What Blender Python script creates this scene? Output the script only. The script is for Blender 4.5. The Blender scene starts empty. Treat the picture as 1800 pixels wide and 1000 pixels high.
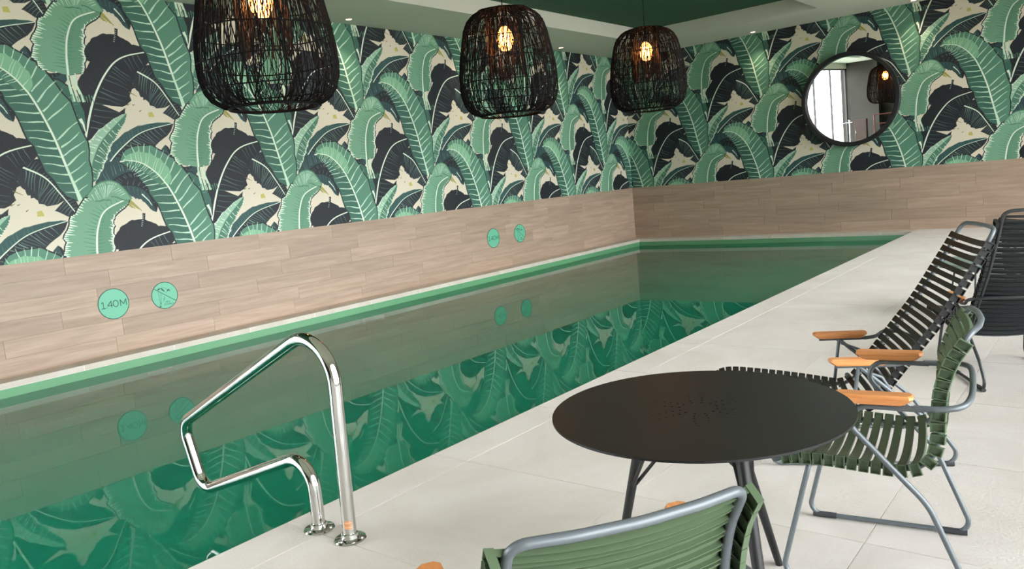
import bpy, bmesh, math, random
import numpy as np
from mathutils import Vector, Matrix
random.seed(7); RS=np.random.RandomState(7)
PI=math.pi
SC=bpy.context.scene
C=SC.collection
# ------------------------------------------------------------------ camera, world, light, exposure
CAM_R=Vector((0.77949828,0.61990681,-0.08998871)); CAM_U=Vector((-0.01074518,0.15687062,0.98756071)); CAM_F=Vector((-0.6263122,0.76883493,-0.12894139))
cd=bpy.data.cameras.new('camera'); cam=bpy.data.objects.new('camera',cd); C.objects.link(cam)
cd.sensor_width=36; cd.lens=27.3966; cd.clip_start=0.05; cd.clip_end=300
m=Matrix.Identity(4)
for i in range(3):
    m[i][0]=CAM_R[i]; m[i][1]=CAM_U[i]; m[i][2]=-CAM_F[i]
m[0][3],m[1][3],m[2][3]=8.96625,0.0,1.5
cam.matrix_world=m; SC.camera=cam
W=bpy.data.worlds.new('overcast_sky'); SC.world=W; W.use_nodes=True
bg=W.node_tree.nodes['Background']; bg.inputs[0].default_value=(0.93,0.97,1.0,1); bg.inputs[1].default_value=8.2
vs=SC.view_settings; vs.view_transform='Standard'; vs.look='None'; vs.gamma=1; vs.use_curve_mapping=False; vs.exposure=0.82
SC.cycles.max_bounces=10; SC.cycles.diffuse_bounces=5; SC.cycles.transparent_max_bounces=24; SC.cycles.glossy_bounces=5
SC.cycles.sample_clamp_indirect=6; SC.cycles.caustics_reflective=False; SC.cycles.caustics_refractive=False

# ------------------------------------------------------------------ materials
def srgb(r,g,b):
    f=lambda c:((c/255)/12.92 if c/255<=0.04045 else ((c/255+0.055)/1.055)**2.4)
    return (f(r),f(g),f(b),1)
class NT:
    def __init__(s,name):
        s.m=bpy.data.materials.new(name); s.m.use_nodes=True; s.t=s.m.node_tree; s.n=s.t.nodes; s.l=s.t.links
        s.b=s.n['Principled BSDF']; s.out=s.n['Material Output']
    def new(s,t,**k):
        n=s.n.new(t)
        for a,v in k.items(): setattr(n,a,v)
        return n
    def link(s,a,b): s.l.new(a,b)
def mat(name,col,rough=.5,metal=0,spec=.5,bump=0,bscale=60,var=0,vscale=8,coat=0):
    t=NT(name); b=t.b
    b.inputs['Base Color'].default_value=col; b.inputs['Roughness'].default_value=rough; b.inputs['Metallic'].default_value=metal
    b.inputs['Specular IOR Level'].default_value=spec; b.inputs['Coat Weight'].default_value=coat
    tc=t.new('ShaderNodeTexCoord')
    if var:
        n=t.new('ShaderNodeTexNoise'); n.inputs['Scale'].default_value=vscale; n.inputs['Detail'].default_value=4
        t.link(tc.outputs['Object'],n.inputs['Vector'])
        r=t.new('ShaderNodeValToRGB'); r.color_ramp.elements[0].position=.3; r.color_ramp.elements[1].position=.7
        r.color_ramp.elements[0].color=tuple(c*(1-var) for c in col[:3])+(1,); r.color_ramp.elements[1].color=tuple(min(1,c*(1+var)) for c in col[:3])+(1,)
        t.link(n.outputs['Fac'],r.inputs['Fac']); t.link(r.outputs['Color'],b.inputs['Base Color'])
    if bump:
        n=t.new('ShaderNodeTexNoise'); n.inputs['Scale'].default_value=bscale; n.inputs['Detail'].default_value=5
        t.link(tc.outputs['Object'],n.inputs['Vector'])
        bm=t.new('ShaderNodeBump'); bm.inputs['Strength'].default_value=bump; bm.inputs['Distance'].default_value=.004
        t.link(n.outputs['Fac'],bm.inputs['Height']); t.link(bm.outputs['Normal'],b.inputs['Normal'])
    return t.m
def tex_piece(name,c0,c1,c2,stretch,scale,rough,bump,fine=90,amount=.25):
    """grain or stone cloud varying from piece to piece (Object Info random)"""
    t=NT(name); b=t.b; b.inputs['Roughness'].default_value=rough
    tc=t.new('ShaderNodeTexCoord'); oi=t.new('ShaderNodeObjectInfo')
    mul=t.new('ShaderNodeVectorMath',operation='MULTIPLY'); mul.inputs[1].default_value=stretch
    comb=t.new('ShaderNodeMath',operation='MULTIPLY'); comb.inputs[1].default_value=137.0
    add=t.new('ShaderNodeVectorMath',operation='ADD')
    t.link(tc.outputs['Object'],mul.inputs[0]); t.link(oi.outputs['Random'],comb.inputs[0]); t.link(mul.outputs[0],add.inputs[0]); t.link(comb.outputs[0],add.inputs[1])
    n=t.new('ShaderNodeTexNoise'); n.inputs['Scale'].default_value=scale; n.inputs['Detail'].default_value=7; n.inputs['Roughness'].default_value=.62; n.inputs['Distortion'].default_value=.6
    t.link(add.outputs[0],n.inputs['Vector'])
    r=t.new('ShaderNodeValToRGB'); e=r.color_ramp.elements; e[0].position=.28; e[0].color=c0; e[1].position=.72; e[1].color=c2
    x=e.new(.5); x.color=c1
    t.link(n.outputs['Fac'],r.inputs['Fac'])
    hsv=t.new('ShaderNodeHueSaturation'); mr=t.new('ShaderNodeMapRange'); mr.inputs['To Min'].default_value=1-amount; mr.inputs['To Max'].default_value=1+amount
    t.link(oi.outputs['Random'],mr.inputs['Value']); t.link(mr.outputs[0],hsv.inputs['Value']); t.link(r.outputs['Color'],hsv.inputs['Color']); t.link(hsv.outputs['Color'],b.inputs['Base Color'])
    n2=t.new('ShaderNodeTexNoise'); n2.inputs['Scale'].default_value=fine; n2.inputs['Detail'].default_value=6
    t.link(add.outputs[0] if stretch[0]!=stretch[1] else tc.outputs['Object'],n2.inputs['Vector'])
    bp=t.new('ShaderNodeBump'); bp.inputs['Strength'].default_value=bump; bp.inputs['Distance'].default_value=.004
    t.link(n2.outputs['Fac'],bp.inputs['Height']); t.link(bp.outputs['Normal'],b.inputs['Normal'])
    return t.m
M={}
M['plaster']=mat('painted_plaster',srgb(196,190,176),.85,var=.03,vscale=2)
M['soffit']=mat('soffit_paint',srgb(202,202,188),.9,var=.02,vscale=1.5)
M['tray_green']=mat('dark_green_ceiling_paint',srgb(34,76,51),.8,var=.04,vscale=1.5)
M['concrete']=mat('grey_concrete',srgb(56,53,48),.9,bump=.3,bscale=20,var=.12,vscale=2)
M['wood']=tex_piece('oak_wall_plank',srgb(146,124,106),srgb(162,139,121),srgb(176,153,135),(.55,9,9),2.2,.5,.08,40,.10)
M['tile']=tex_piece('cream_stone_tile',srgb(203,194,186),srgb(212,204,198),srgb(221,214,209),(1,1,1),1.6,.48,.8,62,.014)
M['grout']=mat('pale_grout',srgb(240,236,228),.9)
M['joint']=mat('tan_joint',srgb(150,125,105),.9)
M['coping']=tex_piece('white_stone_coping',srgb(184,174,160),srgb(192,183,170),srgb(200,193,182),(1,1,1),3,.45,.2,80,.02)
M['pool_tile']=mat('green_pool_tile',srgb(92,146,104),.35,var=.05,vscale=2)
M['pool_floor']=mat('teal_pool_floor',srgb(70,196,150),.6,var=.05,vscale=1.5)
M['chrome']=mat('polished_steel',(.58,.57,.55,1),.06,1)
M['bolt']=mat('steel_bolt',(.6,.6,.6,1),.25,1)
M['blackmetal']=mat('black_powder_coat',srgb(18,18,20),.45,0,.4,bump=.06,bscale=400)
M['tabletop']=mat('matt_black_tabletop',srgb(17,18,19),.40,0,.32,bump=.05,bscale=500)
M['greymetal']=mat('grey_powder_coat',srgb(92,98,102),.4,.2,.5)
M['darkmetal']=mat('charcoal_powder_coat',srgb(52,54,56),.4,.2,.5)
M['green_slat']=mat('olive_green_plastic',srgb(74,90,66),.45,0,.4)
M['black_slat']=mat('black_plastic',srgb(15,16,17),.4,0,.5)
M['teal_slat']=mat('charcoal_plastic',srgb(33,38,40),.4,0,.5)
M['rubber']=mat('dark_rubber',srgb(45,47,50),.7)
M['bamboo']=tex_piece('bamboo_lamella',srgb(186,112,58),srgb(208,136,80),srgb(222,156,98),(1.5,30,30),3,.42,.06,60,.05)
M['sleeve']=mat('glow_tinted_wire',srgb(26,17,15),.7,0,.15)  # black wire lightened to brown, putting the bulb's reddish glow into its colour
M['rattan']=mat('black_wire',srgb(9,9,9),.75,0,.12)
M['mirror']=mat('mirror_glass',(.93,.94,.93,1),.0,1)
M['sidetable']=mat('grey_green_metal',srgb(118,134,124),.45)
M['bronze']=mat('bronze_metal',srgb(84,40,32),.45,.2)
M['brown']=mat('brown_timber',srgb(58,38,32),.6,var=.1)
M['trim_lamp']=mat('brass_trim',srgb(210,190,150),.4,.5)
M['sign_green']=mat('mint_sign_face',srgb(98,174,143),.4)
M['sign_ink']=mat('dark_green_ink',srgb(14,78,60),.5)
M['sticker']=mat('sticker_orange',srgb(205,150,110),.5)
M['sticker_ink']=mat('sticker_brown',srgb(130,80,50),.5)
M['frame']=mat('window_frame',srgb(60,60,60),.5)
M['ground']=mat('outdoor_paving',srgb(175,172,165),.9,var=.08,vscale=.5)
def emis(name,col,s):
    t=NT(name); e=t.new('ShaderNodeEmission'); e.inputs[0].default_value=col; e.inputs[1].default_value=s; t.link(e.outputs[0],t.out.inputs['Surface']); return t.m
M['filament']=emis('hot_filament',(1,.55,.18,1),30)
M['downlight']=emis('downlight_lens',(1,.78,.5,1),7)
def glassy(name,tint,ior,base=0.0,emit=None):
    """clear sheet: Fresnel reflection over a straight, tinted view through"""
    t=NT(name); tr=t.new('ShaderNodeBsdfTransparent'); tr.inputs[0].default_value=tint
    gl=t.new('ShaderNodeBsdfGlossy'); gl.inputs['Roughness'].default_value=0.0
    fr=t.new('ShaderNodeFresnel'); fr.inputs['IOR'].default_value=ior
    mx=t.new('ShaderNodeMixShader'); t.link(fr.outputs[0],mx.inputs[0]); t.link(tr.outputs[0],mx.inputs[1]); t.link(gl.outputs[0],mx.inputs[2])
    sur=mx
    if emit:
        em=t.new('ShaderNodeEmission'); em.inputs[0].default_value=emit[0]; em.inputs[1].default_value=emit[1]
        ad=t.new('ShaderNodeAddShader'); t.link(mx.outputs[0],ad.inputs[0]); t.link(em.outputs[0],ad.inputs[1]); sur=ad
    t.link(sur.outputs[0],t.out.inputs['Surface']); return t,gl,fr
M['pane']=glassy('window_glass',(.97,.98,.97,1),1.45)[0].m
M['bulb']=glassy('amber_bulb_glass',(1,.62,.35,1),1.3,emit=((1,.36,.10,1),2.4))[0].m
wt,wg,wf=glassy('pool_water',(.40,.93,.80,1),1.37)
tc=wt.new('ShaderNodeTexCoord'); nz=wt.new('ShaderNodeTexNoise'); nz.inputs['Scale'].default_value=2.2; nz.inputs['Detail'].default_value=1
bmp=wt.new('ShaderNodeBump'); bmp.inputs['Strength'].default_value=.012; bmp.inputs['Distance'].default_value=.002
wt.link(tc.outputs['Object'],nz.inputs['Vector']); wt.link(nz.outputs['Fac'],bmp.inputs['Height']); wt.link(bmp.outputs['Normal'],wg.inputs['Normal'])
dfw=wt.new('ShaderNodeBsdfDiffuse'); dfw.inputs[0].default_value=(.006,.315,.185,1); mxw=wt.new('ShaderNodeMixShader'); mxw.inputs[0].default_value=.46
trn=[n for n in wt.n if n.type=='BSDF_TRANSPARENT'][0]; mix0=[n for n in wt.n if n.type=='MIX_SHADER' and n!=mxw][0]
wt.link(trn.outputs[0],mxw.inputs[1]); wt.link(dfw.outputs[0],mxw.inputs[2]); wt.link(mxw.outputs[0],mix0.inputs[1])   # slightly milky water
M['water']=wt.m

# ------------------------------------------------------------------ mesh helpers
def link(name,me,m=None,parent=None):
    if m is not None and not me.materials: me.materials.append(m)
    o=bpy.data.objects.new(name,me); C.objects.link(o)
    if parent is not None: o.parent=parent
    return o
def from_bm(bm,name,smooth=False):
    me=bpy.data.meshes.new(name); bm.normal_update(); bm.to_mesh(me); bm.free()
    if smooth:
        me.shade_smooth()
    return me
def smooth_angle(me,ang=40):
    me.shade_smooth()
    try: me.set_sharp_from_angle(angle=math.radians(ang))
    except Exception: pass
    return me
def add_box(bm,x0,x1,y0,y1,z0,z1):
    v=[bm.verts.new((x,y,z)) for x in (x0,x1) for y in (y0,y1) for z in (z0,z1)]
    for f in ((0,1,3,2),(4,6,7,5),(0,4,5,1),(2,3,7,6),(0,2,6,4),(1,5,7,3)): bm.faces.new([v[i] for i in f])
def box(name,x0,x1,y0,y1,z0,z1,m,parent=None,bevel=0):
    bm=bmesh.new(); add_box(bm,x0,x1,y0,y1,z0,z1)
    if bevel: bmesh.ops.bevel(bm,geom=bm.edges[:],offset=bevel,segments=1,affect='EDGES')
    return link(name,from_bm(bm,name),m,parent)
def tag(o,label,cat,group=None,kind=None):
    o['label']=label; o['category']=cat
    if group: o['group']=group
    if kind: o['kind']=kind
    return o
def struct(o,label=None):
    o['kind']='structure'
    if label: o['label']=label
    return o
def empty(name,loc=(0,0,0),rz=0):
    o=bpy.data.objects.new(name,None); C.objects.link(o); o.location=loc; o.rotation_euler=(0,0,rz); o.empty_display_size=.1; return o
def copy_tree(o,parent=None):
    c=o.copy(); C.objects.link(c)
    if parent is not None:
        c.parent=parent
    for ch in list(o.children): copy_tree(ch,c)
    return c
def fillet(pts,rads,n=7):
    P=[Vector(p) for p in pts]; out=[P[0]]
    for i in range(1,len(P)-1):
        r=rads if not isinstance(rads,(list,tuple)) else rads[i]
        a=(P[i-1]-P[i]); b=(P[i+1]-P[i]); la,lb=a.length,b.length; a.normalize(); b.normalize()
        ang=a.angle(b)
        if r<=0 or ang>PI-.02: out.append(P[i]); continue
        d=min(r/math.tan(ang/2),la*.49,lb*.49); rr=d*math.tan(ang/2)
        p0=P[i]+a*d; p1=P[i]+b*d; cen=P[i]+(a+b).normalized()*(rr/math.sin(ang/2))
        v0=p0-cen; v1=p1-cen; th=v0.angle(v1)
        for k in range(n+1):
            s=k/n; out.append(cen+(v0*math.sin((1-s)*th)+v1*math.sin(s*th))/math.sin(th))
    out.append(P[-1]); return out
def bspl(pts,n=6):
    P=[Vector(p) for p in pts]; P=[P[0]*2-P[1]]+P+[P[-1]*2-P[-2]]; out=[]
    for i in range(1,len(P)-2):
        for k in range(n):
            t=k/n; a,b,c,d=P[i-1:i+3]
            out.append(.5*((2*b)+(c-a)*t+(2*a-5*b+4*c-d)*t*t+(3*b-a-3*c+d)*t**3))
    out.append(P[-2]); return out
def add_tube(bm,pts,r,seg=8,closed=False,cap=True):
    P=[Vector(p) for p in pts]; Q=[P[0]]
    for p in P[1:]:
        if (p-Q[-1]).length>1e-5: Q.append(p)
    P=Q; n=len(P); rr=r if isinstance(r,(list,tuple)) else [r]*n
    rings=[]; N=None
    for i in range(n):
        if closed: T=(P[(i+1)%n]-P[i-1])
        else: T=(P[min(i+1,n-1)]-P[max(i-1,0)])
        T.normalize()
        if N is None:
            N=T.cross(Vector((0,0,1)));
            if N.length<.05: N=T.cross(Vector((1,0,0)))
        N=(N-T*N.dot(T)).normalized(); B=T.cross(N)
        rings.append([bm.verts.new(P[i]+(N*math.cos(2*PI*k/seg)+B*math.sin(2*PI*k/seg))*rr[i]) for k in range(seg)])
    for i in range(n if closed else n-1):
        a,b=rings[i],rings[(i+1)%n]
        for k in range(seg): bm.faces.new((a[k],a[(k+1)%seg],b[(k+1)%seg],b[k]))
    if cap and not closed:
        bm.faces.new(rings[0][::-1]); bm.faces.new(rings[-1])
def tube(name,pts,r,m,parent=None,seg=8,closed=False):
    bm=bmesh.new(); add_tube(bm,pts,r,seg,closed); bmesh.ops.recalc_face_normals(bm,faces=bm.faces[:])
    return link(name,smooth_angle(from_bm(bm,name),50),m,parent)
def add_lathe(bm,prof,seg=32,loc=(0,0,0)):
    L=Vector(loc); rings=[]
    for r,z in prof:
        if r<1e-6: rings.append([bm.verts.new(L+Vector((0,0,z)))])
        else: rings.append([bm.verts.new(L+Vector((r*math.cos(2*PI*k/seg),r*math.sin(2*PI*k/seg),z))) for k in range(seg)])
    for a,b in zip(rings,rings[1:]):
        for k in range(seg):
            k2=(k+1)%seg
            if len(a)==1 and len(b)==1: continue
            if len(a)==1: bm.faces.new((a[0],b[k],b[k2]))
            elif len(b)==1: bm.faces.new((a[k],a[k2],b[0]))
            else: bm.faces.new((a[k],a[k2],b[k2],b[k]))
def lathe(name,prof,m,parent=None,seg=32,loc=(0,0,0)):
    bm=bmesh.new(); add_lathe(bm,prof,seg); bmesh.ops.recalc_face_normals(bm,faces=bm.faces[:])
    o=link(name,smooth_angle(from_bm(bm,name),35),m,parent); o.location=loc; return o

# ------------------------------------------------------------------ room dimensions (metres)
YB=15.62; ZC=3.98; ZW=1.138; XR=5.82; XRIGHT=10.6; YF=-11.5; YL=-0.6; ZWAT=-0.148; CW=0.28; CWB=0.34
# ------------------------------------------------------------------ wallpaper print (drawn leaf by leaf into a repeat tile)
TW,TH=2.69,2.07
PPM=760; PW,PH=int(TW*PPM),int(TH*PPM)
IMG=np.zeros((PH,PW,3),np.float32)
def hexc(r,g,b): return np.array((r,g,b),np.float32)/255
IMG[:]=hexc(214,203,183)
def fill(poly,col):
    poly=np.asarray(poly,float)*PPM
    for ox,oy in ((0,0),(PW/2,PH/2)):
        q=poly+(ox,oy); x,y=q[:,0],q[:,1]; x2,y2=np.roll(x,-1),np.roll(y,-1)
        for r in range(int(math.ceil(y.min()-.5)),int(math.floor(y.max()-.5))+1):
            yc=r+.5; mk=((y<=yc)&(y2>yc))|((y2<=yc)&(y>yc))
            if not mk.any(): continue
            xs=np.sort(x[mk]+(yc-y[mk])/(y2[mk]-y[mk])*(x2[mk]-x[mk])); row=IMG[r%PH]
            for a,b in zip(xs[::2],xs[1::2]):
                i0,i1=int(math.ceil(a-.5)),int(math.floor(b-.5))+1
                if i1<=i0: continue
                if i1-i0>=PW: row[:]=col; continue
                s=i0%PW; e=s+(i1-i0)
                if e<=PW: row[s:e]=col
                else: row[s:]=col; row[:e-PW]=col
def spline2(ctrl,n=26):
    P=[Vector((a,b,0)) for a,b in ctrl]; k=max(2,n//(len(P)-1)); return np.array([(v.x,v.y) for v in bspl(P,k)])
def stroke(pts,w0,w1,col):
    p=np.asarray(pts,float); d=np.gradient(p,axis=0); L=np.hypot(d[:,0],d[:,1])+1e-9; nrm=np.stack((-d[:,1]/L,d[:,0]/L),1)
    w=np.linspace(w0,w1,len(p))[:,None]/2
    fill(np.concatenate((p+nrm*w,(p-nrm*w)[::-1])),col)
def leaf(ctrl,wl,wr,cl,cr,vein,mid,nv=16,slant=.35,pw=(.55,.9),edge=None,vw=.007,gap=(.14,.86),midw=.016,shade=None,tear=(),vskip=0.08):
    """one printed leaf: spine, two half blades, fine vein strokes, pale midrib"""
    S=spline2(ctrl); n=len(S); t=np.linspace(0,1,n); d=np.gradient(S,axis=0); L=np.hypot(d[:,0],d[:,1])+1e-9
    nl=np.stack((-d[:,1]/L,d[:,0]/L),1)
    f=np.sin(PI*np.clip(t,0,1)**pw[0])**pw[1]; f=np.maximum(f,0)
    tot=np.hypot(*np.diff(S,axis=0).T).sum()
    for sgn,w,c in ((1,wl,cl),(-1,wr,cr)):
        if w<=0: continue
        rag=1+.05*np.sin(t*37+sgn)+.03*np.sin(t*71+2*sgn)
        ed=S+nl*(f*w*sgn*rag)[:,None]
        if shade is not None: fill(np.concatenate((S,(S+nl*(f*w*sgn*rag+.014*sgn)[:,None])[::-1])),shade)
        fill(np.concatenate((S,ed[::-1])),c)
        if edge is not None:
            ins=S+nl*(f*w*sgn*(rag*.9-.05))[:,None]
            for i in range(1,n-1):
                a=ed[i]; q=RS.uniform(.10,.34); b=a+(S[i]-a)*q
                stroke([a,(a+b)/2,b],.020,.003,edge)
                a2=(ed[i]+ed[i-1])/2; b2=a2+(S[i]-a2)*RS.uniform(.06,.22); stroke([a2,b2],.018,.003,edge)
        for k in range(nv):
            if RS.rand()<vskip: continue
            tt=.07+.86*(k+.5)/nv; i=int(tt*(n-1)); fw=f[i]*w
            if fw<.025: continue
            T=d[i]/L[i]; g0,g1=gap[0]+RS.uniform(-.04,.04),gap[1]+RS.uniform(-.15,.06)
            pts=[]
            for s in np.linspace(g0,g1,5):
                pts.append(S[i]+nl[i]*sgn*fw*s+T*(slant*fw*s+.03*math.sin(s*5+k)*fw))
            stroke(pts,vw*RS.uniform(.8,1.5),vw*.35,vein if not isinstance(vein,tuple) else vein[0 if sgn>0 else 1])
    if mid is not None: stroke(S,midw,midw*.5,mid)
navy=hexc(25,29,35); navy2=hexc(31,38,43); teal=hexc(44,78,76); teal2=hexc(38,66,68); dv=hexc(104,134,124); dv2=hexc(78,104,100)
gB=hexc(84,130,108); gB2=hexc(74,118,98); gD=hexc(56,98,84); gA=hexc(112,156,128); gA2=hexc(94,138,112); pale=hexc(196,220,196); paler=hexc(222,232,214); mintv=hexc(188,216,192)
OLV=hexc(132,128,62); OLY=hexc(188,176,96)
# behind everything: dark crescents and blades
leaf([(-.68,-.62),(-.60,-.86),(-.46,-.93),(-.26,-.82)],.05,.14,navy,teal2,dv2,None,9,.1,(.8,.6))
leaf([(-1.50,-1.06),(-1.34,-.79),(-1.11,-.58),(-.90,-.46),(-.54,-.37)],.10,.30,teal,navy2,(dv2,dv),paler,26,.5,(.75,.6),vw=.006,gap=(.08,.8))
leaf([(-1.52,-1.14),(-1.32,-.98),(-1.12,-.92),(-.92,-1.04)],.18,.14,teal2,navy,(dv,dv2),None,14,.3,(.8,.6))
leaf([(-.92,.23),(-.70,.10),(-.56,-.10),(-.42,-.34)],.15,.25,navy,navy2,(dv2,dv),paler,17,.3,(.65,.6),midw=.02,gap=(.06,.92))
fill([(-.80,-.27),(-.66,-.26),(-.54,-.15),(-.62,-.19),(-.72,-.20)],hexc(214,203,183)); fill([(-.83,-.30),(-.76,-.30),(-.78,-.24),(-.83,-.25)],OLY)
leaf([(-1.58,-.56),(-1.43,-.14),(-1.25,.17),(-1.04,.36),(-.66,.46)],.20,.35,navy,navy,(navy2,dv2),paler,24,.15,(.62,.55),midw=.026,gap=(.1,.86))
leaf([(-1.42,.30),(-1.28,.44),(-1.10,.50),(-.86,.44)],.12,.10,navy,navy,navy2,None,4,.2,(.9,.5))
fill([(-1.34,-.17),(-1.16,-.25),(-.98,-.13),(-1.12,-.19)],hexc(214,203,183));
for q in (((-1.02,-.02),(-.93,-.07)),((-1.06,-.17),(-1.02,-.15)),((-1.0,-.17),(-.97,-.16)),((-.93,-.24),(-.90,-.22))): stroke(q,.012,.003,OLV*.8)
leaf([(-1.60,-1.02),(-1.52,-.76),(-1.38,-.54),(-1.08,-.26)],.11,.13,hexc(150,186,160),gB2,(paler,pale),None,13,-.2,(.8,.6),edge=paler,vw=.009)
# slender leaf beside the great leaf, then the great leaf itself
leaf([(-.56,-.98),(-.38,-1.10),(-.27,-1.29),(-.22,-1.50)],.10,.10,gD,gD,dv,None,6,.3,(.6,.7),edge=None,shade=navy)
stroke([(-.25,-1.36),(-.225,-1.42),(-.215,-1.5)],.04,.01,paler)
leaf([(.08,-.03),(.24,-.05),(.37,-.14),(.44,-.36)],.11,.13,navy,teal2,dv2,None,7,.4,(.8,.6))
stroke([(.30,-.14),(.37,-.22),(.40,-.28)],.016,.006,paler)
stroke([(.29,-.36),(.275,-.44),(.235,-.53)],.034,.030,navy)
for k in range(7): stroke([(.272-.006*k,-.38-.02*k),(.29-.006*k,-.386-.02*k)],.007,.004,pale)
for a,b in (((.05,-.17),(.20,-.30)),((.09,-.17),(.24,-.31)),((.13,-.18),(.27,-.33)),((.07,-.19),(.17,-.29))): stroke([a,b],.030,.008,OLV); stroke([a,b],.008,.003,OLY)
for a,b in (((.34,.10),(.40,-.03)),((.38,.08),(.44,-.06)),((.42,.04),(.48,-.10)),((.36,.06),(.46,-.12))): stroke([a,b],.034,.012,OLV); stroke([a,b],.010,.004,OLY)
leaf([(-.375,-2.25),(-.47,-1.86),(-.56,-1.50),(-.71,-1.12),(-.88,-.89),(-1.05,-.79),(-1.24,-.80)],.24,.31,gD,gB,(mintv,mintv),paler,38,.42,(.72,.62),edge=None,vw=.0125,gap=(.08,.98),midw=.028,shade=navy)
leaf([(-.72,-1.10),(-.84,-.94),(-1.00,-.82),(-1.20,-.78)],.09,.16,gB2,hexc(126,176,140),(mintv,mintv),paler,15,.3,(.75,.6),vw=.008,gap=(.05,.95),midw=.018)
stroke([(-.37,-2.28),(-.40,-2.14),(-.47,-1.86)],.055,.02,pale)
# arched pale leaf with its stem
for dx in (-.035,0,.035): stroke([(-.285+dx*.6,-.78),(-.27+dx,-1.0),(-.23+dx*1.5,-1.18)],.026,.034,pale if dx else hexc(210,214,190))
stroke([(-.30,-.80),(-.285,-1.02)],.008,.006,navy)
for k in range(8): stroke([(-.30+.03*k,-1.10-.01*(k%3)),(-.29+.03*k,-1.19)],.016,.004,gB)
leaf([(-.30,-.90),(-.285,-.68),(-.24,-.47),(-.13,-.29),(.16,-.17)],.33,.19,gA,gA2,(hexc(66,118,94),hexc(70,122,98)),paler,20,.05,(.50,.50),edge=paler,vw=.007,gap=(.06,.45),midw=.024,shade=navy)
leaf([(-.30,-.13),(-.14,-.02),(.02,-.02),(.17,-.19)],.03,.17,gA,gA,(mintv,mintv),None,17,-.3,(.8,.6),edge=None,vw=.007,gap=(.05,.9),shade=hexc(70,116,92))
IMG2=IMG[:PH//2*2,:PW//2*2].reshape(PH//2,2,PW//2,2,3).mean((1,3))
im=bpy.data.images.new('leaf_print',PW//2,PH//2,alpha=False)
buf=np.ones((PH//2,PW//2,4),np.float32); buf[...,:3]=IMG2; im.pixels.foreach_set(buf.ravel()); im.update(); im.pack()
t=NT('leaf_wallpaper'); t.b.inputs['Roughness'].default_value=.55; t.b.inputs['Specular IOR Level'].default_value=.35
it=t.new('ShaderNodeTexImage'); it.image=im; it.interpolation='Cubic'; uvn=t.new('ShaderNodeUVMap'); uvn.uv_map='print'
t.link(uvn.outputs[0],it.inputs['Vector']); t.link(it.outputs['Color'],t.b.inputs['Base Color']); M['paper']=t.m

# ------------------------------------------------------------------ walls
def paper_panel(name,corners,uvs,parent):
    bm=bmesh.new(); vs_=[bm.verts.new(c) for c in corners]; f=bm.faces.new(vs_); ul=bm.loops.layers.uv.new('print')
    for lp,uv in zip(f.loops,uvs): lp[ul].uv=uv
    r=bmesh.ops.extrude_face_region(bm,geom=[f]); return link(name,from_bm(bm,name),M['paper'],parent)
def panel_box(name,u0,u1,z0,z1,place,uoff,parent):
    bm=bmesh.new(); add_box(bm,u0,u1,-.004,0,z0,z1); ul=bm.loops.layers.uv.new('print')
    for f in bm.faces:
        for lp in f.loops: lp[ul].uv=((lp.vert.co.x-uoff)/TW,(lp.vert.co.z-2.93)/TH)
    o=link(name,from_bm(bm,name),M['paper'],parent); o.matrix_local=place; return o
# local wall frame: x along the wall, y into the room is negative
PL_LEFT=Matrix(((0,-1,0,0),(1,0,0,0),(0,0,1,0),(0,0,0,1)))        # x->+Y, -y->+X
PL_BACK=Matrix(((1,0,0,0),(0,1,0,YB),(0,0,1,0),(0,0,0,1)))
wall_left=struct(box('wall_left',-.25,-.016,YL,YB+.25,-.4,4.6,M['plaster']),'left wall of leaf-print wallpaper over pale oak planks')
wall_back=struct(box('wall_back',-.016,XRIGHT+.2,YB+.016,YB+.25,-.4,4.6,M['plaster']),'far end wall of leaf-print wallpaper over pale oak planks')
panel_box('wallpaper',YL,YB,ZW,ZC+.02,PL_LEFT,5.47,wall_left)
panel_box('wallpaper',0,XRIGHT,ZW,ZC+.02,PL_BACK,3.455,wall_back)
PLK={}
def plank_mesh(L):
    k=round(L,3)
    if k not in PLK:
        bm=bmesh.new(); h=ZW/6; g=.0012
        add_box(bm,-L/2+g,L/2-g,-.002,.010,-h/2+g*.6,h/2-g*.6); PLK[k]=from_bm(bm,'wood_plank')
        PLK[k].materials.append(M['wood'])
    return PLK[k]
def planks(u0,u1,place,parent,seed):
    r=random.Random(seed); h=ZW/6
    for row in range(6):
        u=u0-r.uniform(.05,1.15)
        while u<u1:
            a,b=max(u,u0),min(u+1.2,u1); u+=1.2
            if b-a<.03: continue
            o=bpy.data.objects.new('wood_plank',plank_mesh(b-a)); C.objects.link(o); o.parent=parent
            o.matrix_local=place@Matrix.Translation(((a+b)/2,r.uniform(0,.0012),h*(row+.5)))
planks(YL,YB,PL_LEFT,wall_left,3); planks(0,XRIGHT,PL_BACK,wall_back,8)
# ------------------------------------------------------------------ ceiling: white border soffit and recessed dark green tray
TX0,TX1,TY1,TZ=1.35,4.63,14.22,4.23
ceil=struct(link('ceiling',bpy.data.meshes.new('ceiling'),M['soffit']),'white ceiling border around the recessed tray')
bm=bmesh.new()
add_box(bm,-.25,TX0,YF,YB+.25,ZC,4.6); add_box(bm,TX1,XRIGHT+.3,YF,YB+.25,ZC,4.6); add_box(bm,TX0,TX1,TY1,YB+.25,ZC,4.6); add_box(bm,TX0,TX1,YF,-6,ZC,4.6)
bm.to_mesh(ceil.data); bm.free()
box('ceiling_tray',TX0-.002,TX1+.002,-6.002,TY1+.002,TZ,4.59,M['tray_green'],ceil)['label']='dark green painted ceiling tray'
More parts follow.
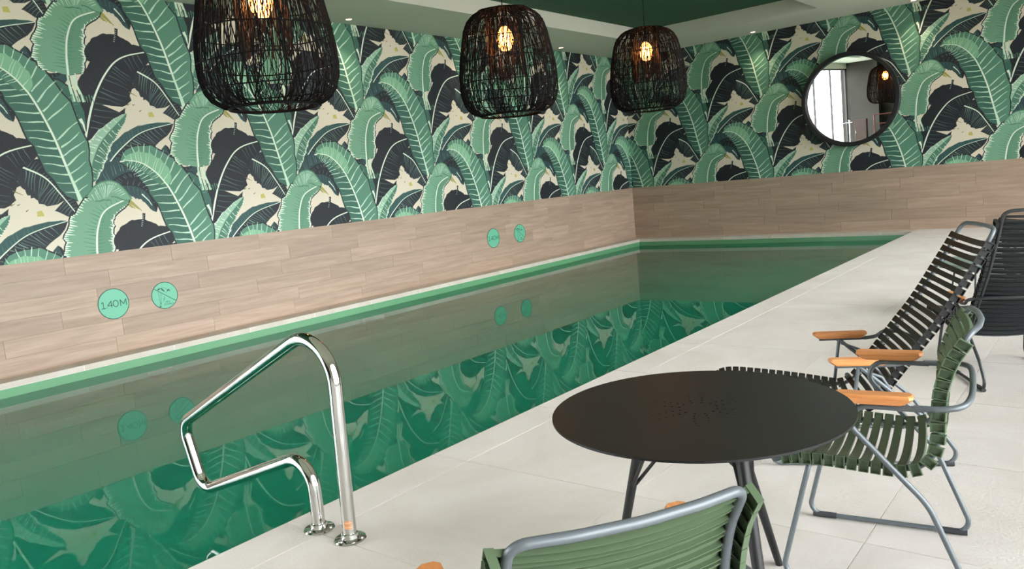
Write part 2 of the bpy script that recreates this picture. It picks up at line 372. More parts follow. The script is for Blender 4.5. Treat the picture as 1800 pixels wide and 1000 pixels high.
# ------------------------------------------------------------------ floor: stone tiles on a deck slab, pool basin, coping, water
floor=struct(box('floor',XR+.004,XRIGHT+.2,YF,YB+.2,-.30,-.004,M['grout']),'deck of large cream stone tiles along the pool')
TM={}
def tile_mesh(w,d,m='tile',th=.003,name='stone_tile'):
    k=(round(w,3),round(d,3),m)
    if k not in TM:
        g=.0024; bm=bmesh.new(); add_box(bm,-w/2+g,w/2-g,-d/2+g,d/2-g,-th,0); TM[k]=from_bm(bm,name); TM[k].materials.append(M[m])
    return TM[k]
def tile(x0,x1,y0,y1,parent,m='tile',name='stone_tile',th=.0038):
    o=bpy.data.objects.new(name,tile_mesh(x1-x0,y1-y0,m,th,name)); C.objects.link(o); o.location=((x0+x1)/2,(y0+y1)/2,0); o.parent=parent; return o
xs=[XR,6.08,7.115,8.15,9.185,10.22,XRIGHT]
for j in range(-2,16):
    y0,y1=j*1.0+.01,min(j*1.0+1.01,YB)
    if y1-y0<.05: continue
    for a,b in zip(xs,xs[1:]): tile(a,b,y0,y1,floor)
box('deck_rest',XR,XRIGHT,YF,-1.99,-.003,0,M['tile'],floor)
basin=struct(link('pool_basin',bpy.data.meshes.new('pool_basin'),M['pool_tile']),'green tiled pool basin under the water')
bm=bmesh.new(); ZB=-1.15
add_box(bm,-.016,CW,YF,YB,-1.3,-.06); add_box(bm,CW,XR+.004,YB-CWB,YB,-1.3,-.06); add_box(bm,XR-.02,XR+.004,YF,YB-CWB,-1.3,-.012)
bm.to_mesh(basin.data); bm.free()
box('pool_floor',CW+.001,XR-.021,YF,YB-CWB-.001,-1.29,ZB,M['pool_floor'],basin)
st=bmesh.new()
for k in range(3): add_box(st,XR-.02-.42*(k+1),XR-.02-.42*k,-.6,2.75,ZB,-.42-.26*k)
link('pool_steps',from_bm(st,'pool_steps'),M['pool_tile'],basin)
cop=struct(link('trim_1',bpy.data.meshes.new('trim_1'),M['grout']),'white stone coping strip at the foot of the left wall')
bm=bmesh.new(); add_box(bm,-.01,CW-.004,YL,YB-.001,-.06,-.004); bm.to_mesh(cop.data); bm.free()
y=YL
while y<YB-CWB-.05:
    y1=min(y+1.0,YB-CWB); o=tile(0,CW,y,y1,cop,'coping','coping_stone',.058); y=y1
tile(0,CW,YB-CWB,YB,cop,'coping','coping_stone',.058)
copb=struct(link('trim_2',bpy.data.meshes.new('trim_2'),M['grout']),'white stone coping strip at the foot of the far end wall')
bm=bmesh.new(); add_box(bm,CW,XR,YB-CWB+.004,YB-.001,-.06,-.004); bm.to_mesh(copb.data); bm.free()
x=CW
while x<XR-.05:
    x1=min(x+1.0,XR); tile(x,x1,YB-CWB,YB,copb,'coping','coping_stone',.058); x=x1
tr=struct(box('trim_3',0,.006,YL,YB,0,.012,M['joint']),'thin tan joint where the oak planks meet the coping')
bm=bmesh.new(); add_box(bm,CW+.001,XR-.021,-10.69,YB-CWB-.001,ZWAT-.02,ZWAT)
bmesh.ops.delete(bm,geom=[f for f in bm.faces if f.normal.z<.5 and abs(f.calc_center_median().z-ZWAT)>1e-4],context='FACES')
wo=link('pool_water',from_bm(bm,'pool_water'),M['water'])
for p_ in wo.data.polygons:
    if p_.normal.z<0: wo.data.flip_normals(); break
tag(wo,'still green pool water mirroring the wallpaper and planks','water')
# ------------------------------------------------------------------ daylight side of the room: right wall and end wall with glazed openings, all outside the frame
def glazed(name,axis,c,u0,u1,z0,z1,n,label):
    """window structure of frame bars with panes; axis 0 lies in x=c, axis 1 in y=c"""
    def B(bm,a0,a1,q0,q1,t=.04):
        if axis==0: add_box(bm,c-t,c+t,a0,a1,q0,q1)
        else: add_box(bm,a0,a1,c-t,c+t,q0,q1)
    bm=bmesh.new(); B(bm,u0,u1,z0,z0+.06); B(bm,u0,u1,z1-.06,z1); st_=(u1-u0)/n
    for k in range(n+1):
        u=u0+k*st_; u=min(max(u,u0+.03),u1-.03); B(bm,u-.03,u+.03,z0+.06,z1-.06)
    w=struct(link(name,from_bm(bm,name),M['frame']),label)
    for k in range(n):
        bm=bmesh.new(); a0,a1=u0+k*st_+.03,u0+(k+1)*st_-.03
        if axis==0: vv=[(c,a0,z0+.05),(c,a1,z0+.05),(c,a1,z1-.05),(c,a0,z1-.05)]
        else: vv=[(a0,c,z0+.05),(a1,c,z0+.05),(a1,c,z1-.05),(a0,c,z1-.05)]
        bm.faces.new([bm.verts.new(v) for v in vv]); link('window_pane',from_bm(bm,'window_pane'),M['pane'],w)
    return w
HEAD=3.75
wr=struct(link('wall_right',bpy.data.meshes.new('wall_right'),M['plaster']))
bm=bmesh.new(); add_box(bm,XRIGHT,XRIGHT+.2,YF,YB,HEAD,ZC+.3); add_box(bm,XRIGHT,XRIGHT+.2,15.3,YB,-.2,HEAD); add_box(bm,XRIGHT,XRIGHT+.2,YF,-4.0,-.2,HEAD)
bm.to_mesh(wr.data); bm.free()
glazed('window_1',0,XRIGHT+.1,-4.0,15.3,0,HEAD,8,'long glazed front on the right side')
wl2=struct(link('wall_rear',bpy.data.meshes.new('wall_rear'),M['concrete']))
bm=bmesh.new(); add_box(bm,-.3,XRIGHT+.2,YF-.2,YF,-.4,ZC+.3); bm.to_mesh(wl2.data); bm.free()
wl3=struct(link('wall_left_header',bpy.data.meshes.new('wall_left_header'),M['plaster']))
bm=bmesh.new(); add_box(bm,-.25,-.016,YF,YL,ZC-.25,4.6); bm.to_mesh(wl3.data); bm.free()
glazed('window_2',0,-.12,-10.7,YL,-.06,ZC-.25,3,'tall glazed front on the left beyond the wallpapered wall')
colm=struct(box('wall_pier',-.30,1.36,YF,-10.7,-.4,ZC,M['concrete']))
struct(box('outdoor_ground',-90,120,-90,110,-.8,-.5,M['ground']),'paving outside')

# ------------------------------------------------------------------ slatted chairs
def slat_mesh(name,hw,w,sag,m):
    """U-section strip, open underneath, ending in a deep hollow clip round the side rail"""
    t,d=.0028,.014; loop=[(-w/2,0),(w/2,0),(w/2,-d),(w/2-t,-d),(w/2-t,-t),(-w/2+t,-t),(-w/2+t,-d),(-w/2,-d)]
    bm=bmesh.new(); rings=[]
    for k in range(9):
        y=-hw+2*hw*k/8; o=-sag*(1-(y/hw)**2); rings.append([bm.verts.new((x,y,z+o)) for x,z in loop])
    for a,b in zip(rings,rings[1:]):
        for k in range(8): bm.faces.new((a[k],a[(k+1)%8],b[(k+1)%8],b[k]))
    bm.faces.new(rings[0][::-1]); bm.faces.new(rings[-1])
    cw,cd_,ct=w/2+.0024,.042,.003
    for s in (-1,1):
        q=[]
        for y in (s*(hw-.016),s*(hw+.001)):
            dz=-sag*(1-min(1,(y/hw)**2))
            for (hx,z0,z1) in ((cw,.0012,-cd_),(cw-ct,-ct+.0012,-cd_+ct)):
                q.append([bm.verts.new((x,y,z+dz)) for x,z in ((-hx,z0),(hx,z0),(hx,z1),(-hx,z1))])
        o0,i0,o1,i1=q
        for k in range(4):
            k2=(k+1)%4
            bm.faces.new((o0[k],o0[k2],o1[k2],o1[k])); bm.faces.new((i0[k],i1[k],i1[k2],i0[k2])); bm.faces.new((o0[k],i0[k],i0[k2],o0[k2])); bm.faces.new((o1[k],o1[k2],i1[k2],i1[k]))
        bm.faces.new([bm.verts.new((x,s*(hw-.009),z)) for x,z in ((-cw+.001,0),(cw-.001,0),(cw-.001,-cd_+.001),(-cw+.001,-cd_+.001))])
    bmesh.ops.recalc_face_normals(bm,faces=bm.faces[:])
    me=from_bm(bm,name); me.materials.append(m); return smooth_angle(me,35)
def arclen(path):
    P=[Vector((u,0,z)) for u,z in path]; P=bspl(P,10); L=[0]
    for a,b in zip(P,P[1:]): L.append(L[-1]+(b-a).length)
    return P,L
def at_len(P,L,s):
    s=min(max(s,0),L[-1])
    i=0
    while i<len(L)-2 and L[i+1]<s: i+=1
    f=(s-L[i])/(L[i+1]-L[i]); p=P[i].lerp(P[i+1],f)
    a,b=max(i-2,0),min(i+3,len(P)-1); return p,(P[b]-P[a]).normalized()
def bamboo_arm(L,w,h):
    bm=bmesh.new(); nx=6
    T=[(-L/2,-w/2*.55),(-L/2+.012,-w/2),(L/2-.012,-w/2),(L/2,-w/2*.55),(L/2,w/2*.55),(L/2-.012,w/2),(-L/2+.012,w/2),(-L/2,w/2*.55)]
    def ring(z,ix,iw): return [bm.verts.new((x-math.copysign(ix,x),y*iw,z)) for x,y in T]
    R=[ring(-h/2,.030,.72),ring(-h/2+.006,.020,.9),ring(h*.12,0,1),ring(h/2-.004,.001,.97),ring(h/2,.006,.88)]
    for a,b in zip(R,R[1:]):
        for k in range(8): bm.faces.new((a[k],a[(k+1)%8],b[(k+1)%8],b[k]))
    bm.faces.new(R[0][::-1]); bm.faces.new(R[-1]); bmesh.ops.recalc_face_normals(bm,faces=bm.faces[:])
    me=from_bm(bm,'armrest'); me.materials.append(M['bamboo']); return smooth_angle(me,30)
TR=.0097
def make_chair(name,kind,slat_m,frame_m):
    root=empty(name); hw,w=.268,.0262
    if kind=='dining':
        prof=[(.306,.450),(.272,.472),(.15,.478),(0,.468),(-.095,.464),(-.150,.482),(-.180,.540),(-.186,.640),(-.196,.730),(-.226,.822),(-.268,.893)]; pitch=.0372; sag=.034
        zt,ut=.903,-.298
    else:
        prof=[(.665,.325),(.640,.356),(.56,.368),(.38,.348),(.22,.324),(.08,.298),(.01,.288),(-.045,.315),(-.094,.375),(-.168,.475),(-.254,.590),(-.354,.724),(-.466,.905),(-.553,1.050)]; pitch=.0392; sag=.03
        zt,ut=1.095,-.597
    sm=slat_mesh('slat',hw,w,sag,slat_m)
    P,L=arclen(prof); n=int((L[-1]-.02)/pitch)+1; s0=L[-1]-.012-(n-1)*pitch
    for k in range(n):
        p,T=at_len(P,L,s0+k*pitch); Nn=Vector((0,1,0)).cross(T); Nn=-Nn if (T.x<0 and Nn.z<0) or (abs(T.z)>.6 and Nn.x<0) else Nn
        Y=Nn.cross(T); o=bpy.data.objects.new('slat',sm); C.objects.link(o); o.parent=root
        mm=Matrix.Identity(4)
        for i in range(3): mm[i][0]=T[i]; mm[i][1]=Y[i]; mm[i][2]=Nn[i]; mm[i][3]=p[i]
        o.matrix_local=mm
    # rails under the slat ends, joined over the top
    left=[]
    for k in range(0,41):
        p,T=at_len(P,L,L[-1]*k/40); Nn=Vector((0,1,0)).cross(T); Nn=-Nn if (T.x<0 and Nn.z<0) or (abs(T.z)>.6 and Nn.x<0) else Nn
        left.append(p-Nn*.0225+Vector((0,.233,0)))
    left[0]+=Vector((.03,0,-.006))
    right=[Vector((q.x,-q.y,q.z)) for q in left]
    top=fillet([left[-3],(ut,.233,zt),(ut-sag*.75,.12,zt+.002),(ut-sag,0,zt+.002),(ut-sag*.75,-.12,zt+.002),(ut,-.233,zt),right[-3]],[0,.05,.3,.3,.3,.05,0],8)
    tube('back_rail',left[:-2]+top[1:-1]+right[:-2][::-1],TR*1.08,frame_m,root,10)
    zr=.0128
    am=bamboo_arm(.238 if kind=='dining' else .275,.055,.034)
    for s in (1,-1):
        if kind=='dining':
            path=fillet([(.190,0,.448),(.190,s*.262,.448),(.30,s*.275,zr),(-.305,s*.275,zr),(-.175,s*.284,.342),(.118,s*.300,.671),(-.16,s*.300,.668)],[0,.05,.045,.045,.25,.055,0],8)
            tube('leg_frame',path,TR,frame_m,root,10)
            gl=((.235,),(-.235,)); ua,za=-.022,.698
        else:
            path=fillet([(.36,0,.315),(.36,s*.255,.315),(.42,s*.275,zr),(-.455,s*.275,zr),(-.35,s*.278,.175),(-.015,s*.292,.485),(.01,s*.296,.500)],[0,.05,.05,.05,.12,.03,0],8)
            tube('leg_frame',path,TR,frame_m,root,10)
            tube('arm_post',[(.065,s*.275,zr),(.0,s*.294,.497)],TR*.9,frame_m,root,8)
            tube('arm_rail',[(.10,s*.300,.499),(-.15,s*.300,.499)],TR*.8,frame_m,root,8)
            tube('pivot_bolt',[(-.035,s*.235,.30),(-.035,s*.290,.30)],.013,frame_m,root,10)
            tube('recline_strut',[(-.01,s*.293,.478),(-.10,s*.285,.44),(-.14,s*.262,.375)],TR*.8,frame_m,root,8)
            gl=((.06,),(-.36,)); ua,za=-.005,.522
        for (u,) in gl:
            tube('foot_glide',[(u-.045,s*.275,zr),(u+.045,s*.275,zr)],.0126,M['rubber'],root,8)
        a=bpy.data.objects.new('armrest',am); C.objects.link(a); a.parent=root; a.location=(ua,s*.300,za); a['label']='honey bamboo armrest'
    if kind=='dining':
        half=[(-.14,.300,.671),(-.215,.300,.672),(-.275,.272,.677),(-.300,.18,.685),(-.305,0,.690)]
    else:
        half=[(-.13,.300,.500),(-.185,.300,.508),(-.235,.285,.540),(-.285,.17,.552),(-.315,0,.552)]
    full=half+[(u,-v,z) for u,v,z in half[-2::-1]]
    tube('arm_hoop',bspl(full,6),TR*1.05,frame_m,root,10)
    return root
def place(root,x,y,fx,fy):
    root.location=(x,y,0); root.rotation_euler=(0,0,math.atan2(fy,fx)); return root
gch=make_chair('armchair','dining',M['green_slat'],M['greymetal'])
tag(place(gch,8.228,2.93,-.989,-.146),'olive green slatted armchair side-on at the right of the black table','chair','green slatted armchairs')
gch2=copy_tree(gch)
tag(place(gch2,8.026,1.28,-.847,.531),'olive green slatted armchair seen from behind, in front of the black table','chair','green slatted armchairs')
lch=make_chair('lounge_chair','lounge',M['black_slat'],M['greymetal'])
tag(place(lch,7.82,4.05,-.91,-.41),'black slatted reclining lounge chair with long seat behind the black table','chair','black lounge chairs')
lch2=copy_tree(lch)
for c in list(lch2.children):
    if c.name.split('.')[0] in ('slat',): pass
tag(place(lch2,8.31,5.745,-.46,.89),'black high-back lounge chair seen from behind at the right edge','chair','black lounge chairs')
def recolor(root,src,dst):
    done={}
    for c in root.children:
        me=c.data
        if me.materials and me.materials[0]==src:
            if me.name not in done:
                n=me.copy(); n.materials[0]=dst; done[me.name]=n
            c.data=done[me.name]
recolor(lch2,M['greymetal'],M['darkmetal']); recolor(lch2,M['black_slat'],M['teal_slat'])
bch=copy_tree(gch); recolor(bch,M['greymetal'],M['darkmetal']); recolor(bch,M['green_slat'],M['black_slat'])
tag(place(bch,8.46,7.24,.30,.95),'black slatted armchair mostly hidden behind the high-back lounge chair','chair')

# ------------------------------------------------------------------ round black table
tb=empty('round_table',(7.88,2.21,0)); tag(tb,'round black metal table with a star of drilled holes','table')
def disc_holes(R,th,holes,seg=96):
    bm=bmesh.new(); edges=[]
    def ring(cx,cy,r,n):
        v=[bm.verts.new((cx+r*math.cos(2*PI*k/n),cy+r*math.sin(2*PI*k/n),0)) for k in range(n)]
        return [bm.edges.new((v[k],v[(k+1)%n])) for k in range(n)]
    edges+=ring(0,0,R,seg)
    for x,y,r in holes: edges+=ring(x,y,r,8)
    bmesh.ops.triangle_fill(bm,use_beauty=True,use_dissolve=False,edges=edges)
    bad=[f for f in bm.faces if any((f.calc_center_median().xy-Vector((x,y))).length<r*.8 for x,y,r in holes)]
    if bad: bmesh.ops.delete(bm,geom=bad,context='FACES')
    for f in bm.faces:
        if f.normal.z<0: f.normal_flip()
    r=bmesh.ops.extrude_face_region(bm,geom=bm.faces[:])
    bmesh.ops.translate(bm,verts=[v for v in r['geom'] if isinstance(v,bmesh.types.BMVert)],vec=(0,0,th))
    bmesh.ops.recalc_face_normals(bm,faces=bm.faces[:])
    return from_bm(bm,'table_top')
holes=[]
for k in range(12):
    a=2*PI*(k+.5)/12
    for j in range(6):
        r=.060+.024*j; aa=a+(.10 if k%2 else -.10)*(j*.35); holes.append((r*math.cos(aa),r*math.sin(aa),.0052-.0006*j))
top=link('table_top',disc_holes(.465,.007,holes),M['tabletop'],tb); top.location=(0,0,.733)
lathe('hub_plate',[(0,.712),(.10,.712),(.12,.72),(.12,.7325),(0,.7325)],M['blackmetal'],tb,28)
LG=[(162,.235,.47),(84,.17,.49),(318,.29,.45)]
lp=[]
for az,rt,rb in LG:
    d=Vector((math.cos(math.radians(az)),math.sin(math.radians(az)),0)); a=d*rt+Vector((0,0,.728)); b=d*rb
    lp.append((a,b)); bm=bmesh.new(); add_tube(bm,[a,a.lerp(b,.5),b],[.0185,.017,.0135],14); bmesh.ops.recalc_face_normals(bm,faces=bm.faces[:])
    leg=link('leg',smooth_angle(from_bm(bm,'leg'),50),M['blackmetal'],tb)
    lathe('leg_flange',[(0,.7285),(.035,.7285),(.035,.7325),(0,.7325)],M['blackmetal'],leg,18,(d.x*rt,d.y*rt,0))
def brace(i,f,tx,ty):
    a,b=lp[i]; tube('brace',[a.lerp(b,f),Vector((tx-7.88,ty-2.21,.727))],.0065,M['blackmetal'],tb,8)
brace(0,.50,7.80,2.10); brace(1,.48,7.70,2.30); brace(2,.40,7.86,2.40); brace(0,.50,7.84,2.34); brace(1,.48,8.02,2.28); brace(2,.40,8.02,2.16)

# ------------------------------------------------------------------ polished pool handrail
hr=empty('pool_handrail',(6.14,2.04,0)); tag(hr,'polished steel pool handrail bent in a loop over the water','handrail')
pts=[(6.25,0,.004),(6.285,0,1.015),(4.905,0,.365),(5.03,0,.005),(6.03,0,.365),(6.03,0,.004)]
path=fillet([(x-6.14,0,z) for x,y,z in pts],[0,.19,.10,.10,.22,0],12)
tube('rail_tube',path,.0305,M['chrome'],hr,20)
for x in (6.25,6.03):
    fl=lathe('foot_flange',[(0,0),(.068,0),(.072,.004),(.068,.009),(.040,.012),(.037,.030),(.033,.034),(.030,.034)],M['chrome'],hr,36,(x-6.14,0,.0005))
    for k in range(3):
        a=2*PI*k/3+.5; lathe('bolt',[(0,.008),(.010,.008),(.010,.013),(.006,.016),(0,.0165)],M['bolt'],fl,12,(.053*math.cos(a),.053*math.sin(a),0))
def arc_patch(r,a0,a1,z0,z1,n=8):
    bm=bmesh.new(); A=[];B=[]
    for k in range(n+1):
        a=a0+(a1-a0)*k/n; A.append(bm.verts.new((r*math.cos(a),r*math.sin(a),z0))); B.append(bm.verts.new((r*math.cos(a),r*math.sin(a),z1)))
    for k in range(n): bm.faces.new((A[k],A[k+1],B[k+1],B[k]))
    return bm
sk=link('sticker',from_bm(arc_patch(.0308,-1.45,-.25,.060,.098),'sticker'),M['sticker'],hr); sk.location=(6.2527-6.14,0,0); sk['label']='small tan sticker with dark lines'
bm=bmesh.new()
for z in (.062,.072,.078,.084,.094):
    b2=arc_patch(.0311,-1.42,-.28,z,z+.0022); me=bpy.data.meshes.new('tmp'); b2.to_mesh(me); b2.free(); bm.from_mesh(me); bpy.data.meshes.remove(me)
o=link('sticker_line',from_bm(bm,'sticker_line'),M['sticker_ink'],sk)

# ------------------------------------------------------------------ round pool signs
SIGN=Matrix(((0,0,1,0),(1,0,0,0),(0,1,0,0),(0,0,0,1)))             # sign x -> +Y, sign y -> +Z, sign z -> +X
def text_mesh(name,s,size,loc,rot=0,bold=0,sx=1):
    c=bpy.data.curves.new(name,'FONT'); c.body=s; c.size=size; c.align_x='CENTER'; c.align_y='CENTER'; c.extrude=.0006; c.offset=bold; c.space_character=1.08
    o=bpy.data.objects.new(name,c); C.objects.link(o); bpy.context.view_layer.update()
    me=bpy.data.meshes.new_from_object(o.evaluated_get(bpy.context.evaluated_depsgraph_get())); bpy.data.objects.remove(o); bpy.data.curves.remove(c)
    me.transform(Matrix.Translation(loc)@Matrix.Rotation(rot,4,'Z')@Matrix.Diagonal((sx,1,1,1))); me.materials.clear(); return me
def flat(polys,z,th=.0008):
    bm=bmesh.new()
    for p in polys:
        f=bm.faces.new([bm.verts.new((x,y,z)) for x,y in p]); bmesh.ops.extrude_face_region(bm,geom=[f])
        r=[v for v in bm.verts if v.index==-1]
    vs2=[]
    bm2=bmesh.new()
    for p in polys:
        a=[bm2.verts.new((x,y,z)) for x,y in p]; b=[bm2.verts.new((x,y,z+th)) for x,y in p]; n=len(p)
        bm2.faces.new(b); bm2.faces.new(a[::-1])
        for k in range(n): bm2.faces.new((a[k],a[(k+1)%n],b[(k+1)%n],b[k]))
    bm.free(); bmesh.ops.recalc_face_normals(bm2,faces=bm2.faces[:]); return bm2
def line_poly(pts,w):
    p=np.array(pts,float); d=np.gradient(p,axis=0); L=np.hypot(d[:,0],d[:,1]); n=np.stack((-d[:,1]/L,d[:,0]/L),1)*w/2
    return [tuple(q) for q in np.concatenate((p+n,(p-n)[::-1]))]
def line_polys(pts,w): return [line_poly([a,b],w) for a,b in zip(pts,pts[1:])]
def sign(y,z,r,kind,label):
    s=empty('pool_sign',(.0005,y,z)); tag(s,label,'sign')
    d=lathe('disc',[(0,0),(r*.955,0),(r*.955,.0035),(0,.0035)],M['sign_green'],s,48); d.matrix_local=SIGN
    q=lathe('rim',[(r*.95,0),(r,0),(r,.0042),(r*.95,.0042),(r*.95,0)],M['sign_ink'],s,48); q.matrix_local=SIGN
    def put(name,me):
        o=link(name,me,M['sign_ink'],s); o.matrix_local=SIGN@Matrix.Translation((0,0,.0036))
    if kind=='depth': 
        q=[[(-.82,.12),(-.70,.20),(-.70,-.20)],[(-.84,-.20),(-.56,-.20)],[(-.48,-.20),(-.48,-.15)],[(-.16,-.20),(-.16,.20),(-.42,-.07),(-.06,-.07)],
           [(.46,-.20),(.46,.20),(.66,-.10),(.86,.20),(.86,-.20)]]
        P=[p for c in q for p in line_polys(c,.052)]; e=[(.14+.17*math.cos(a),.20*math.sin(a)) for a in np.linspace(0,2*PI,25)]; P+=line_polys(e,.052)
        put('lettering',from_bm(flat([[(x*r*.94,y*r*1.05) for x,y in p] for p in P],0),'lettering'))
    else:
        put('lettering',text_mesh('lettering','NO',r*.19,(r*.17,-r*.50,0),0,0,1.1)); put('lettering',text_mesh('lettering','DIVING',r*.19,(r*.22,-r*.68,0),0,0,1.05))
        put('slash',from_bm(flat([line_poly([(-r*.76,r*.60),(r*.80,-r*.52)],r*.045)],0),'slash'))
        F=[]
        F+=line_polys([(-.47,.34),(-.42,.02),(-.44,-.30),(-.42,-.52),(-.46,-.72)],.022); F+=line_polys([(-.28,.20),(-.29,-.05),(-.33,-.30),(-.34,-.52),(-.38,-.62)],.022)
        F+=[[(-.60,-.80),(-.44,-.72),(-.36,-.74),(-.34,-.80),(-.45,-.82)]]; F+=line_polys([(-.42,-.52),(-.36,-.50),(-.32,-.58),(-.38,-.70)],.02)
        F+=[[(-.50,.46),(-.46,.56),(-.34,.60),(-.28,.54),(-.32,.48),(-.42,.44)],[(-.28,.58),(-.16,.58),(-.04,.44),(.04,.30),(.0,.27),(-.14,.38)]]
        F+=line_polys([(-.10,.60),(.04,.58),(.20,.44),(.30,.38)],.02); F+=line_polys([(.22,.30),(.16,.22),(.10,.16)],.02)
        F+=[[(.26+.10*math.cos(a)+.06,.34+.085*math.sin(a)) for a in np.linspace(.2,4.2,12)]]
        F+=[[(.40,.34),(.43,.40),(.44,.28),(.41,.22),(.38,.28)]]; F+=[[(-.06,-.12),(.0,-.08),(-.10,-.34),(-.17,-.42)]]
        put('diver_figure',from_bm(flat([[(x*r,y*r) for x,y in p] for p in F],0),'diver_figure'))
sign(3.92,.560,.173,'depth','mint green round sign reading 1.40 M, the nearer depth marker')
sign(4.515,.555,.160,'dive','mint green round no diving sign, the nearer one beside its depth marker')
sign(10.60,.556,.173,'depth','small-looking far mint green round sign reading 1.40 M near the room corner')
sign(11.37,.560,.168,'dive','far mint green round no diving sign near the room corner')

# ------------------------------------------------------------------ woven pendant lamps
def lamp_profile(R):
    q=[(.62,0),(.80,.07),(.92,.20),(.985,.40),(1,.62),(.975,1.0),(.90,1.40),(.835,1.70),(.72,1.92),(.54,2.04),(.36,2.09),(.22,2.11)]
    P=bspl([(r*R,0,z*R) for r,z in q],5); return [(p.x,p.z) for p in P]
def strands(prof,n,r,seed,drift,ns=15,jit=.05):
    rs=np.random.RandomState(seed); bm=bmesh.new(); zz=[z for _,z in prof]; idx=np.linspace(0,len(prof)-1,ns).astype(int)
    for k in range(n):
        a0=2*PI*(k+rs.uniform(-.45,.45))/n; dr=rs.uniform(-drift,drift); ph=rs.uniform(0,6.3); am=rs.uniform(.2,1)*jit; s,e=0,ns
        if rs.rand()<.25: s=rs.randint(0,4)
        if rs.rand()<.2: e=ns-rs.randint(1,4)
        pts=[]
        for j in idx[s:e]:
            rr,z=prof[j]; rr*=1+rs.uniform(-.006,.006); a=a0+dr*(j/len(prof)-.5)+am*math.sin(ph+j*.35); pts.append((rr*math.cos(a),rr*math.sin(a),z))
        add_tube(bm,pts,r,3,cap=False)
    return bm
LR=.45
prof=lamp_profile(LR); H=prof[-1][1]
lamp=empty('pendant_lamp')
wv=link('weave',from_bm(strands(prof,240,.0031,5,.95),'weave'),M['rattan'],lamp); wv['kind']='stuff'
icyl=[(LR*.37,z) for z in np.linspace(LR*.75,H*.985,15)]
iw=link('inner_sleeve',from_bm(strands(icyl,90,.0030,9,.5,12,.06),'inner_sleeve'),M['sleeve'],lamp); iw['kind']='stuff'
for k in range(12):
    a=2*PI*k/12+.13; tube('rib',[(r*math.cos(a),r*math.sin(a),z) for r,z in prof[::3]+[prof[-1]]],.0055,M['rattan'],lamp,6)
for zz,th in ((.0,.011),(.25,.0045),(.62,.0045),(1.05,.0045),(1.45,.0045),(1.80,.005),(2.05,.005)):
    r=np.interp(zz*LR,[z for _,z in prof],[r for r,_ in prof]); wob=.012*LR if th<.01 else 0
    tube('ring',[(r*math.cos(2*PI*k/48),r*math.sin(2*PI*k/48),zz*LR+wob*math.sin(2*PI*k/48*3+zz*5)) for k in range(48)],th,M['rattan'],lamp,6,True)
lathe('top_plate',[(0,H-.004),(LR*.23,H-.004),(LR*.23,H+.006),(0,H+.006)],M['rattan'],lamp,32)
zb=.72*H
lathe('socket',[(0,zb+.10),(.022,zb+.10),(.024,zb+.17),(.016,zb+.19),(.008,H),(0,H)],M['blackmetal'],lamp,20)
bb=lathe('bulb',[(0,zb-.115),(.040,zb-.105),(.068,zb-.06),(.078,zb-.005),(.068,zb+.045),(.040,zb+.085),(.024,zb+.105),(0,zb+.105)],M['bulb'],lamp,28)
fil=[]
for k in range(8):
    a=2*PI*k/8; fil.append((.036*math.cos(a),.036*math.sin(a),zb-.065 if k%2 else zb+.055))
tube('filament',bspl(fil+[fil[0]],4),.0040,M['filament'],bb,6)
bb['label']='glowing amber bulb'
cone=tube('cord',[(0,0,H),(0,0,H+1)],.005,M['rattan'],lamp,8)
rose=lathe('ceiling_rose',[(0,0),(.05,0),(.05,.022),(.045,.026),(0,.026)],M['rattan'],lamp,24)
LAMPS=[(4.50,3.17,2.135,'leftmost and nearest black woven wire pendant lamp, cut by the top edge'),(4.43,5.79,2.125,'middle black woven wire pendant lamp, whole and glowing'),(4.39,8.52,2.215,'farthest black woven wire pendant lamp near the wallpaper corner')]
for i,(x,y,z,lb) in enumerate(LAMPS):
    o=lamp if i==0 else copy_tree(lamp)
    if i==0: first=True
    o.location=(x,y,z); o.rotation_euler=(0,0,.9*i); tag(o,lb,'lamp','black woven pendant lamps')
LMP=[o for o in C.objects if o.get('category')=='lamp']
for o in LMP:
    z=o.location.z
    for c in o.children:
        n=c.name.split('.')[0]
        if n=='cord': c.scale=(1,1,TZ-.02-z-H); c.location=(0,0,H-H*(TZ-.02-z-H))
        if n=='ceiling_rose': c.location=(0,0,TZ-.0265-z)
    l=bpy.data.lights.new('bulb_light','POINT'); l.energy=14; l.color=(1,.52,.24); l.shadow_soft_size=.05
    lo=bpy.data.objects.new('bulb_light',l); C.objects.link(lo); lo.location=o.location+Vector((0,0,zb))

# ------------------------------------------------------------------ recessed downlights
dl=empty('downlight',(0,0,ZC))
lathe('trim_ring',[(.042,-.001),(.060,-.001),(.060,-.005),(.050,-.009),(.042,-.006),(.042,-.001)],M['trim_lamp'],dl,28)
lathe('lens',[(0,-.002),(.0415,-.002),(.0415,-.004),(0,-.0045)],M['downlight'],dl,28)
DL=[(.27,7.59,'left soffit downlight right beside the nearest pendant lamp'),(.27,10.20,'left soffit downlight seen through the middle pendant lamp'),(.27,12.81,'left soffit downlight between the middle and farthest pendant lamps'),(3.06,15.36,'far soffit downlight above the wallpaper left of the round mirror'),(5.90,15.36,'far soffit downlight at the top edge, right of the round mirror')]
for i,(x,y,lb) in enumerate(DL):
    o=dl if i==0 else copy_tree(dl); o.location=(x,y,ZC); tag(o,lb,'downlight','recessed downlights')
    l=bpy.data.lights.new('downlight_beam','SPOT'); l.energy=22; l.color=(1,.80,.56); l.spot_size=1.5; l.spot_blend=.8; l.shadow_soft_size=.04
    lo=bpy.data.objects.new('downlight_beam',l); C.objects.link(lo); lo.location=(x,y,ZC-.02)

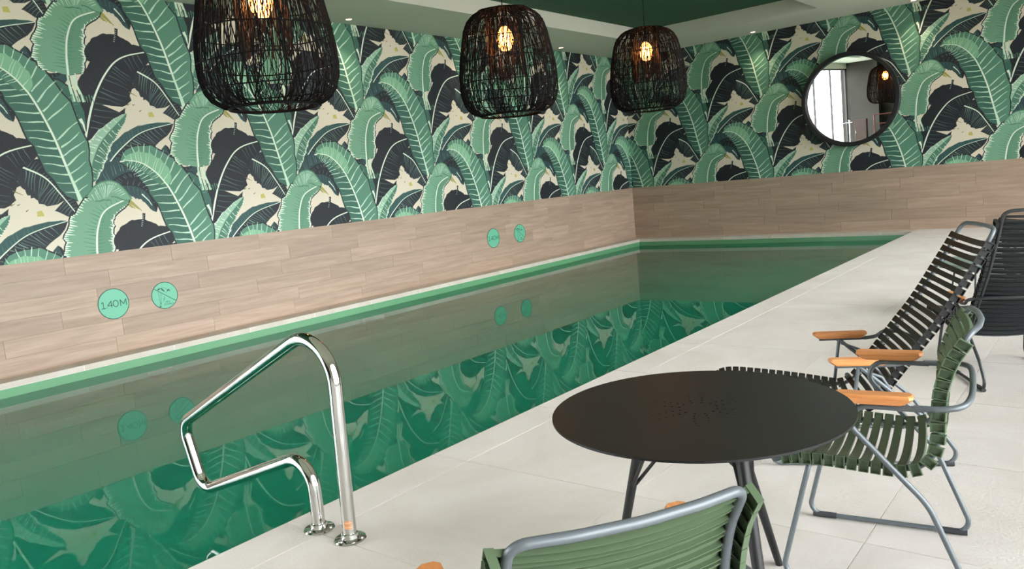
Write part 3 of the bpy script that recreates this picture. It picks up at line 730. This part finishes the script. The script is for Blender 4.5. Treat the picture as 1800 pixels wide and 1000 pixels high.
# ------------------------------------------------------------------ round wall mirror
MT=math.radians(2.5)
mr=empty('wall_mirror',(4.765,YB-.070,2.462),MT); mr.rotation_euler=(math.radians(2.0),0,MT); tag(mr,'large round wall mirror with a deep black frame','mirror')
MIR=Matrix(((1,0,0,0),(0,0,-1,0),(0,1,0,0),(0,0,0,1)))           # disc axis z -> -Y
f=lathe('frame',[(.775,.0),(.85,.0),(.86,.008),(.86,.085),(.85,.095),(.79,.098),(.78,.09),(.775,.0)],M['blackmetal'],mr,96); f.matrix_local=MIR
g=lathe('glass',[(0,.008),(.776,.008),(.776,.014),(0,.014)],M['mirror'],mr,96); g.matrix_local=MIR

# ------------------------------------------------------------------ low side table at the right
sd=empty('side_table',(7.88,7.90,0)); tag(sd,'grey green side table with thin black legs beyond the lounge chairs','table')
lathe('table_top',[(0,.415),(.36,.415),(.37,.42),(.37,.448),(.365,.452),(0,.452)],M['sidetable'],sd,48)
for k in range(3):
    a=2*PI*k/3+2.6; tube('leg',[(.25*math.cos(a),.25*math.sin(a),.415),(.33*math.cos(a),.33*math.sin(a),.0)],.008,M['darkmetal'],sd,8)

# ------------------------------------------------------------------ things by the rear wall, seen only in the mirror
cb=empty('timber_cabinet',(.82,-8.98,0)); tag(cb,'brown timber cabinet by the rear wall, reflected low in the mirror','cabinet')
box('body',-.26,.26,-.18,.18,.06,1.28,M['brown'],cb,.006); box('plinth',-.24,.24,-.16,.16,0,.06,M['blackmetal'],cb); box('door',-.25,.25,.181,.199,.08,1.26,M['brown'],cb,.004)
tube('handle',[(-.20,.20,.60),(-.20,.23,.60),(-.20,.23,.78),(-.20,.20,.78)],.006,M['chrome'],cb,8)
br=empty('bronze_railing',(1.95,-8.6,0)); tag(br,'reddish bronze guard rail by the rear wall, reflected at the mirror edge','railing')
for x in (-.5,.5): tube('post',[(x,0,0),(x,0,1.45)],.03,M['bronze'],br,10)
for z in (1.0,1.42): tube('rail',[(-.5,0,z),(.5,0,z)],.025,M['bronze'],br,10)
sp=empty('steel_lever_stand',(.36,-8.75,0)); tag(sp,'slim steel post with a cross lever, reflected beside the window in the mirror','stand')
lathe('base',[(0,0),(.10,0),(.10,.015),(.03,.03),(0,.03)],M['chrome'],sp,24); tube('post',[(0,0,.02),(0,0,1.25)],.035,M['chrome'],sp,12); tube('lever',[(-.42,0,1.17),(.12,0,1.19)],.016,M['chrome'],sp,8); lathe('cap',[(0,1.25),(.05,1.25),(.05,1.31),(0,1.33)],M['chrome'],sp,16)
# pale flat plates just under the waterline on the left pool wall
for y0,y1 in ((4.045,4.33),(7.19,7.61)):
    ip=box('pale_plate',CW,CW+.008,y0,y1,-.322,-.245,M['grout'],basin,.002)
